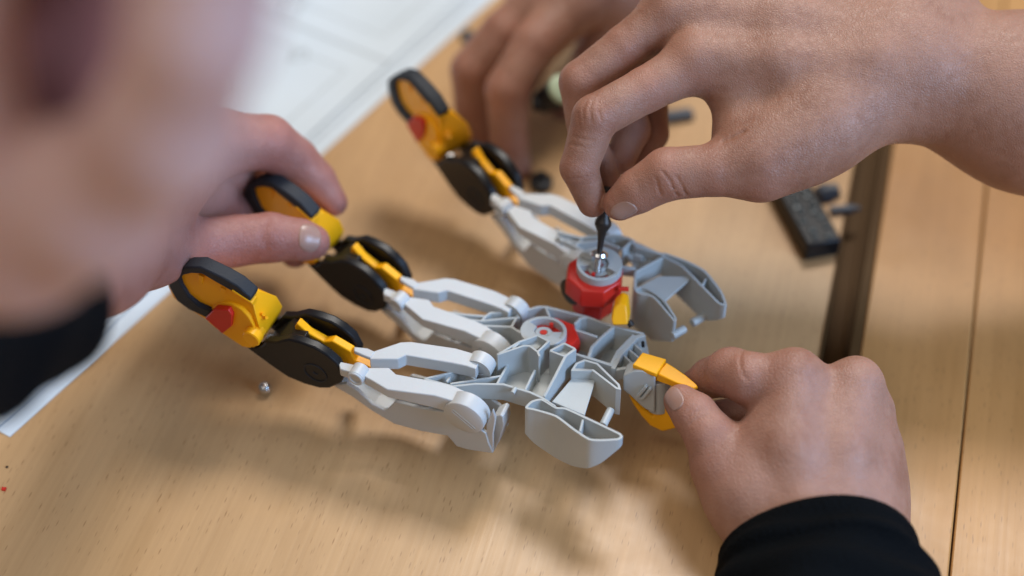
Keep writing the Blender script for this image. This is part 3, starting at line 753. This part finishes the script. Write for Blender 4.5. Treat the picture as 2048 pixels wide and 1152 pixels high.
def nail(H_, parent, c, axis, out, wd, ln, m='nail'):
    """a nail plate laid on the fingertip: c near the tip, out = which way the nail faces"""
    axis = nrm(axis); out = nrm(out - axis * np.dot(out, axis)); sd_ = np.cross(axis, out)
    nx, ny = 12, 10; pts = []
    for i in range(nx + 1):
        tx = -1 + 2 * i / nx
        ww = wd * (1 - abs(tx) ** 3.2 * (.45 if tx > 0 else .30)) 
        for j in range(ny + 1):
            ty = -1 + 2 * j / ny; bow = .18 * ln * (1 - ty * ty) * tx
            pts.append(c + axis * (tx * ln + bow) + sd_ * ty * ww)
    pts = np.array(pts); t = np.full(len(pts), 1.3)
    for _ in range(30): t -= np.clip(H_.sdf(pts + out * t[:, None]), -.2, .2) * .8
    v0 = pts + out * (t + .012)[:, None]; v1 = pts + out * (t - .05)[:, None]
    n_ = len(pts); ff = []
    for i in range(nx):
        for j in range(ny):
            q = i * (ny + 1) + j; ff += [(q, q + ny + 1, q + ny + 2, q + 1), (q + n_ + 1, q + ny + 2 + n_, q + ny + 1 + n_, q + n_)]
    rim = [i * (ny + 1) for i in range(nx + 1)] + [nx * (ny + 1) + j for j in range(1, ny + 1)] + [i * (ny + 1) + ny for i in range(nx - 1, -1, -1)] + [j for j in range(ny - 1, 0, -1)]
    for a, b_ in zip(rim, rim[1:] + rim[:1]): ff.append((a, b_, b_ + n_, a + n_))
    return mk('nail', np.vstack([v0, v1]), ff, m, parent, smooth='all')
def sleeve(parent, chain, m='cloth', th=.16, seed=1, folds=.10):
    rs = random.Random(seed); pts = [(at(x, y, d), r) for x, y, d, r in chain]
    # resample
    P_ = []; 
    for (a, ra), (b_, rb_) in zip(pts[:-1], pts[1:]):
        for k in range(10): P_.append((a + (b_ - a) * k / 10, ra + (rb_ - ra) * k / 10))
    P_.append(pts[-1]); nseg = 48; V_ = []; F_ = []
    ph = [rs.uniform(0, 6) for _ in range(6)]
    ref = None
    for i, (p, r) in enumerate(P_):
        d = nrm(P_[min(i + 1, len(P_) - 1)][0] - P_[max(i - 1, 0)][0])
        if ref is None: ref = nrm(np.cross(d, V3(0, 0, 1)))
        x = nrm(ref - d * np.dot(ref, d)); y = np.cross(d, x)
        for j in range(nseg):
            t = 2 * math.pi * j / nseg
            k = r * (1 + folds * .4 * math.sin(3 * t + ph[0] + i * .12) + folds * .35 * math.sin(5 * t + ph[1] - i * .3) * min(1, i / 6) + folds * .5 * math.sin(i * .8 + ph[2] + math.sin(t + ph[3]) * 1.6) * min(1, i / 8))
            V_.append(p + (x * math.cos(t) + y * math.sin(t)) * k)
    R_ = len(P_); n_ = len(V_)
    cen = [p for p, r in P_]
    V2 = [V_[i * nseg + j] + nrm(cen[i] - V_[i * nseg + j]) * th for i in range(R_) for j in range(nseg)]
    for i in range(R_ - 1):
        for j in range(nseg):
            a = i * nseg + j; b_ = i * nseg + (j + 1) % nseg
            F_ += [(a, b_, b_ + nseg, a + nseg), (a + n_ + nseg, b_ + n_ + nseg, b_ + n_, a + n_)]
    for j in range(nseg):
        F_.append((j, j + n_, (j + 1) % nseg + n_, (j + 1) % nseg))
        a = (R_ - 1) * nseg + j; b_ = (R_ - 1) * nseg + (j + 1) % nseg; F_.append((a, b_, b_ + n_, a + n_))
    return mk('sleeve', V_ + V2, F_, m, parent, smooth='all')

# --- hand with the screwdriver
A = Hand(); A.pk = 1.0
A.P([(1395, 118, 49.9, .80), (1560, 150, 50.1, 1.15), (1790, 130, 50.4, 1.75), (2060, 205, 50.8, 2.45), (2560, 330, 52, 3.2)],
    [(1345, 15, 50.6, .82), (1560, 60, 50.8, 1.2), (1800, 90, 51.0, 1.7)],
    [(1380, -70, 51.6, .8), (1600, -20, 51.6, 1.15), (1820, 60, 51.4, 1.7)],
    [(1440, -140, 52.8, .72), (1640, -80, 52.4, 1.05), (1820, 20, 51.8, 1.6)],
    [(1520, 322, 49.0, .95), (1640, 250, 49.4, 1.25), (1790, 150, 50.2, 1.5)], [(1468, 205, 49.9, .55), (1490, 285, 49.5, .60), (1540, 300, 49.2, .8)])
A.P([(1398, 108, 49.25, .2), (1560, 118, 49.05, .2), (1740, 112, 48.8, .2)], [(1350, 10, 49.95, .2), (1560, 40, 49.7, .2), (1760, 70, 49.4, .2)])
A.Fg([(1440, 125, 49.9, .85), (1385, 130, 49.75, .80), (1290, 180, 49.5, .66), (1190, 235, 49.2, .66), (1158, 335, 49.5, .55), (1185, 405, 50.0, .44)], .5)
A.Fg([(1400, 30, 50.6, .85), (1340, 30, 50.5, .80), (1250, 95, 50.5, .66), (1163, 165, 50.6, .66), (1176, 285, 51.0, .56), (1216, 372, 51.3, .46)], .5)
A.Fg([(1420, -50, 51.6, .8), (1300, 60, 51.9, .66), (1235, 160, 52.0, .62), (1265, 260, 51.8, .55), (1240, 320, 51.5, .46)], .5)
A.Fg([(1470, -110, 52.8, .72), (1370, 40, 53.0, .6), (1300, 170, 53.0, .56), (1305, 268, 52.6, .5), (1280, 320, 52.3, .42)], .5)
A.Fg([(1600, 285, 49.2, 1.2), (1520, 335, 48.9, .90), (1430, 340, 48.9, .75), (1335, 348, 49.1, .76), (1275, 382, 49.4, .64), (1240, 407, 49.6, .50)], .55)
# knuckle creases
for c_ in ([(1172, 204), (1166, 220), (1167, 240)], [(1186, 200), (1180, 218), (1183, 246)], [(1200, 196), (1196, 214), (1202, 240)], [(1156, 225), (1158, 250)], [(1147, 272), (1170, 280), (1186, 279)], [(1140, 288), (1165, 293)]): A.CL(c_, .028, .045)
for c_ in ([(1312, 356), (1316, 372), (1322, 391)], [(1325, 343), (1340, 362), (1356, 394)], [(1352, 352), (1364, 372), (1374, 392)]): A.CL(c_, .030, .075)
for c_ in ([(1335, 206), (1333, 226)], [(1370, 190), (1368, 214)], [(1122, 350), (1145, 358), (1175, 352)]): A.CL(c_, .028, .04)
A.CL([(1446, 282), (1462, 276), (1488, 262)], .05, .10)
A.crease += A._new
ha = build_hand(A, 'hand', 'skin_a', .045, 'bare right hand and forearm gripping the dark screwdriver')
tipA = at(1238, 410, 49.6)
nail(A, ha, at(1243, 412, 49.35), at(1226, 428, 49.7) - at(1290, 375, 49.3), nrm(-cF + cR * .35 - cU * .75), .27, .33)

# --- hand holding the wrist clip
B = Hand(); B.pk = .9
B.P([(1590, 752, 48.3, .78), (1570, 900, 48.0, 1.15), (1610, 1060, 47.6, 1.5), (1660, 1300, 45.4, 1.9), (1700, 1560, 42.5, 2.2)],
    [(1712, 765, 48.6, .72), (1670, 900, 48.3, 1.1), (1670, 1060, 47.8, 1.5)],
    [(1742, 822, 49.2, .62), (1715, 930, 48.9, 1.0), (1700, 1060, 48.0, 1.4)],
    [(1760, 900, 49.7, .5), (1735, 1000, 49.3, .85), (1720, 1100, 48.3, 1.2)],
    [(1452, 935, 48.2, .82), (1500, 990, 48.0, 1.1), (1590, 1090, 47.8, 1.4)])
B.P([(1712, 768, 48.08, .2), (1690, 900, 47.32, .2), (1680, 1010, 46.75, .2)], [(1590, 748, 47.72, .2), (1586, 900, 46.98, .2), (1612, 1010, 46.4, .2)])
B.Fg([(1600, 780, 48.3, .8), (1565, 765, 48.2, .78), (1500, 758, 48.4, .76), (1462, 745, 48.9, .72), (1420, 756, 49.7, .58), (1392, 768, 50.1, .46)], .35)
B.Fg([(1712, 770, 48.7, .7), (1660, 790, 49.8, .68), (1560, 810, 50.5, .60), (1500, 825, 50.6, .54), (1440, 830, 50.6, .46)], .3)
B.Fg([(1742, 830, 49.3, .6), (1690, 860, 50.0, .62), (1600, 880, 50.1, .6), (1520, 880, 50.0, .5)], .3)
B.Fg([(1480, 970, 48.1, 1.0), (1443, 925, 48.1, .84), (1420, 872, 48.2, .72), (1390, 830, 48.5, .64), (1362, 803, 48.8, .50)], .4)
for c_ in ([(1374, 838), (1388, 826), (1402, 820)], [(1380, 850), (1396, 838), (1412, 830)], [(1372, 828), (1384, 817)]): B.CL(c_, .028, .030)
for c_ in ([(1486, 700), (1480, 716), (1482, 738)], [(1484, 746), (1494, 760)]): B.CL(c_, .045, .04)
B.crease += B._new
hb_ = build_hand(B, 'hand', 'skin_b', .045, 'right hand in a black sleeve pinching the orange wrist clip')
nail(B, hb_, at(1350, 797, 48.55), at(1345, 782, 48.8) - at(1378, 822, 48.6), nrm(-cF - cR * .55 + cU * .25), .27, .30)
sleeve(hb_, [(1642, 1118, 47.5, 2.75), (1650, 1190, 46.6, 2.95), (1662, 1300, 45.2, 3.15), (1690, 1500, 43.0, 3.4), (1720, 1750, 40.5, 3.6)], seed=4)

# --- hand steadying the middle finger
Cc = Hand(); Cc.pk = 1.1
Cc.P([(425, 285, 51.5, .95), (310, 340, 49.5, 1.25), (160, 430, 45, 1.5), (50, 550, 40, 1.4), (-60, 660, 36, 1.3), (-340, 800, 30, 1.4)],
     [(390, 300, 52.5, .95), (260, 390, 49.5, 1.35), (120, 480, 45, 1.6)],
     [(290, 505, 49.6, 1.0), (190, 515, 46, 1.3), (80, 560, 42.0, 1.4), (0, 620, 39.0, 1.35)])
Cc.Fg([(440, 285, 51.6, .95), (535, 285, 52.6, .86), (590, 320, 53.4, .72), (632, 360, 53.7, .62), (668, 405, 53.8, .44)], .5)
Cc.Fg([(420, 310, 52.4, .95), (490, 340, 54.8, .85), (555, 430, 55.0, .72), (590, 505, 54.4, .5)], .4)
Cc.Fg([(370, 370, 51.8, 1.0), (430, 410, 54.2, .95), (500, 450, 55.0, .8), (545, 480, 54.6, .6)], .4)
Cc.Fg([(285, 505, 49.4, 1.0), (390, 492, 51.2, .86), (470, 482, 51.7, .78), (540, 475, 51.9, .76), (600, 480, 52.0, .64), (625, 484, 52.1, .54)], .5)
for c_ in ([(534, 440), (530, 470), (534, 505)], [(524, 455), (522, 490)]): Cc.CL(c_, .05, .05)
Cc.crease += Cc._new
hc = build_hand(Cc, 'hand', 'skin_c', .08, 'left hand in a dark sleeve holding the middle yellow fingertip')
nail(Cc, hc, at(617, 478, 51.7), at(640, 482, 52.1) - at(570, 474, 51.8), nrm(-cF + cU * .25 + cR * .1), .42, .30)
sleeve(hc, [(95, 600, 37.5, 1.62), (-80, 680, 34, 1.75), (-350, 810, 30, 1.9)], seed=8)

# --- hand high above the sheets, far out of focus
Dd = Hand(); Dd.pk = 1.0
Dd.P([(450, -160, 22.5, .76), (395, 60, 23.2, .74), (330, 260, 24.6, .82), (180, 400, 26.5, 1.02), (40, 470, 28.0, 1.1), (-60, 520, 29.0, 1.1)],
     [(420, -160, 23, .8), (280, -240, 25, 1.2), (-60, -220, 26, 1.3)])
Dd.Fg([(-70, -160, 24.5, .8), (-60, 60, 25, .66), (-30, 260, 26, .70), (40, 400, 27, .85)], .6)
hd = build_hand(Dd, 'hand', 'skin_d', .09, 'strongly blurred hand with an added maroon tube as its shaded recess raised high above the instruction sheets')
sleeve(hd, [(160, 360, 28.6, 1.0), (140, 120, 28.4, 1.25), (150, -150, 28, 1.4), (160, -500, 27, 1.6)], 'maroon', seed=11)  # added tube, not a known sleeve; its maroon stands in for the recess's shade

# --- far hand working on another piece
Ee = Hand(); Ee.pk = 1.0
Ee.P([(1080, 10, 60, 1.0), (1180, -120, 61, 1.6), (1350, -420, 63, 2.4)], [(1150, 0, 59.5, 1.0), (1220, -120, 60.5, 1.5)], [(1230, 0, 60.5, 1.0), (1300, -150, 61, 1.4)])
Ee.Fg([(1085, 5, 60.2, .95), (1010, 65, 60.0, .82), (945, 140, 60.2, .78), (945, 210, 60.8, .66), (965, 270, 61.3, .52)], .4)
Ee.Fg([(1150, 10, 59.6, .95), (1070, 90, 58.8, .82), (1015, 180, 58.8, .78), (1018, 280, 59.6, .66), (1035, 345, 60.2, .54)], .4)
Ee.Fg([(1240, 0, 60.6, .9), (1190, 110, 61.5, .8), (1150, 200, 62.5, .7), (1120, 260, 63, .6)], .4)
he = build_hand(Ee, 'hand', 'skin_a', .09, 'blurred hand behind the claw, fingers bent down onto a small dark part')

# ------------------------------------------------------------------ loose parts on the table
gx = onz(1600, 505); 
def obox(b, c, ax, ay, sx, sy, z0, z1):
    ay_ = np.cross(V3(0, 0, 1), ax)
    return b.prism([c + ax * p * sx + ay_ * q * sy + V3(0, 0, z0) for p, q in ((-1, -1), (1, -1), (1, 1), (-1, 1))], V3(0, 0, z1 - z0))
p0, p1 = onz(1637, 505), onz(1560, 365)
ax = nrm(p1 - p0); ay = np.cross(V3(0, 0, 1), ax); cb = p0 + ax * 2.0
b = MB(); obox(b, cb, ax, ay, 2.3, .62, .01, .75)
bk = b.build('track_block', 'black', bevel=.08, base=True); tag(bk, 'long black block with a knobbly grey-green top lying beside the metal channel', 'toy part')
for k in range(11):
    for q in (-1, 1):
        b = MB(); c = cb + ax * (-2.0 + k * .4) + ay * q * .26 + V3(0, 0, .74)
        rr_ = random.uniform(.12, .2); c = c + ax * random.uniform(-.08, .08) + ay * random.uniform(-.08, .08); b.lathe(c, V3(0, 0, 1), [(0, rr_), (.05, rr_ * .9), (.08, rr_ * .5)], 10); b.build('stud', 'dark_teal', bk, smooth=40)
c = onz(1655, 380, .35)
b = MB(); b.lathe(c - V3(.3, 0, .33), V3(.9, .3, .15), [(0, .32), (.1, .38), (.45, .38), (.5, .28), (.75, .28)], 20); o = b.build('gear_wheel', 'blue', bevel=.02, base=True); tag(o, 'small blue-grey wheel lying next to the black block', 'toy part')
b = MB(); c = onz(1683, 425); obox(b, c, nrm(V3(1, .12, 0)), None, .42, .12, .01, .25); b.cyl(c + V3(.42, .05, .13), c + V3(.62, .07, .13), .1, n=12)
o = b.build('axle_pin', 'blue', bevel=.03, base=True); tag(o, 'short dark blue axle pin between black block and metal channel', 'toy part')
b = MB(); c = onz(1345, 240); obox(b, c, nrm(V3(1, .25, 0)), None, .75, .22, .01, .3); b.cyl(c + V3(-.4, -.1, .3), c + V3(-.4, -.1, .5), .15, n=12)
o = b.build('flat_bracket', 'blue', bevel=.04, base=True); tag(o, 'dark blue bracket seen through the gap of thumb and index finger', 'toy part')
b = MB(); c = onz(1082, 372); b.lathe(c + V3(0, 0, .01), V3(0, 0, 1), [(0, .4), (.3, .4), (.34, .2), (.55, .2)], 18); o = b.build('spacer_disc', 'black', bevel=.03, base=True); tag(o, 'small black spacer disc on the table under the blurred hand', 'toy part')
b = MB(); c = onz(935, 78); b.lathe(c + V3(0, 0, .01), V3(0, 0, 1), [(0, .28), (.2, .28), (.24, .14), (.4, .14)], 18); o = b.build('spacer_disc', 'blue', bevel=.03, base=True); tag(o, 'small grey spacer disc on the table near the paper edge', 'toy part')
c = at(1118, 182, 58.6)
b = MB(); b.lathe(c, nrm(V3(.5, -.4, .75)), [(0, .38), (.1, .52), (.28, .52), (.36, .34)], 24); o = b.build('toy_wheel', 'green', bevel=.03); tag(o, 'pale green wheel held by the blurred hand', 'toy part')
b = MB(); b.cyl(c - nrm(V3(.5, -.4, .75)) * .5 + V3(-.35, 0, -.3), c + V3(-.1, 0, 0), .42, n=20); b.cyl(c + V3(-.9, 0, -.55), c + V3(.1, 0, -.5), .28, n=16); b.build('wheel_hub', 'black', o, bevel=.04)
# ball and crumbs
c = onz(527, 775, .22)
b = MB(); b.lathe(c - V3(0, 0, .2), V3(.25, -.1, 1), [(0, .06), (.04, .13), (.12, .19), (.2, .21), (.28, .19), (.36, .13), (.40, .05)], 24); o = b.build('steel_ball', 'steel', smooth='all', base=True); tag(o, 'tiny shiny steel ball on the table under the near fingertip', 'ball')
c = onz(8, 979)
b = MB(); b.prism([c + V3(*p) for p in ((-.06, -.05, .005), (.05, -.07, .005), (.07, .04, .005), (0, .02, .005), (-.05, .06, .005))], V3(0, .01, .06)); o = b.build('plastic_crumb', 'red', base=True); tag(o, 'tiny red plastic crumb on the bare table top', 'crumb')
c = onz(14, 935)
b = MB(); b.prism([c + V3(*p) for p in ((-.04, -.02, .005), (.03, -.03, .005), (.04, .02, .005), (-.02, .03, .005))], V3(0, .01, .03)); o = b.build('dark_crumb', 'black', base=True); tag(o, 'tiny dark crumb between red crumb and paper corner', 'crumb')
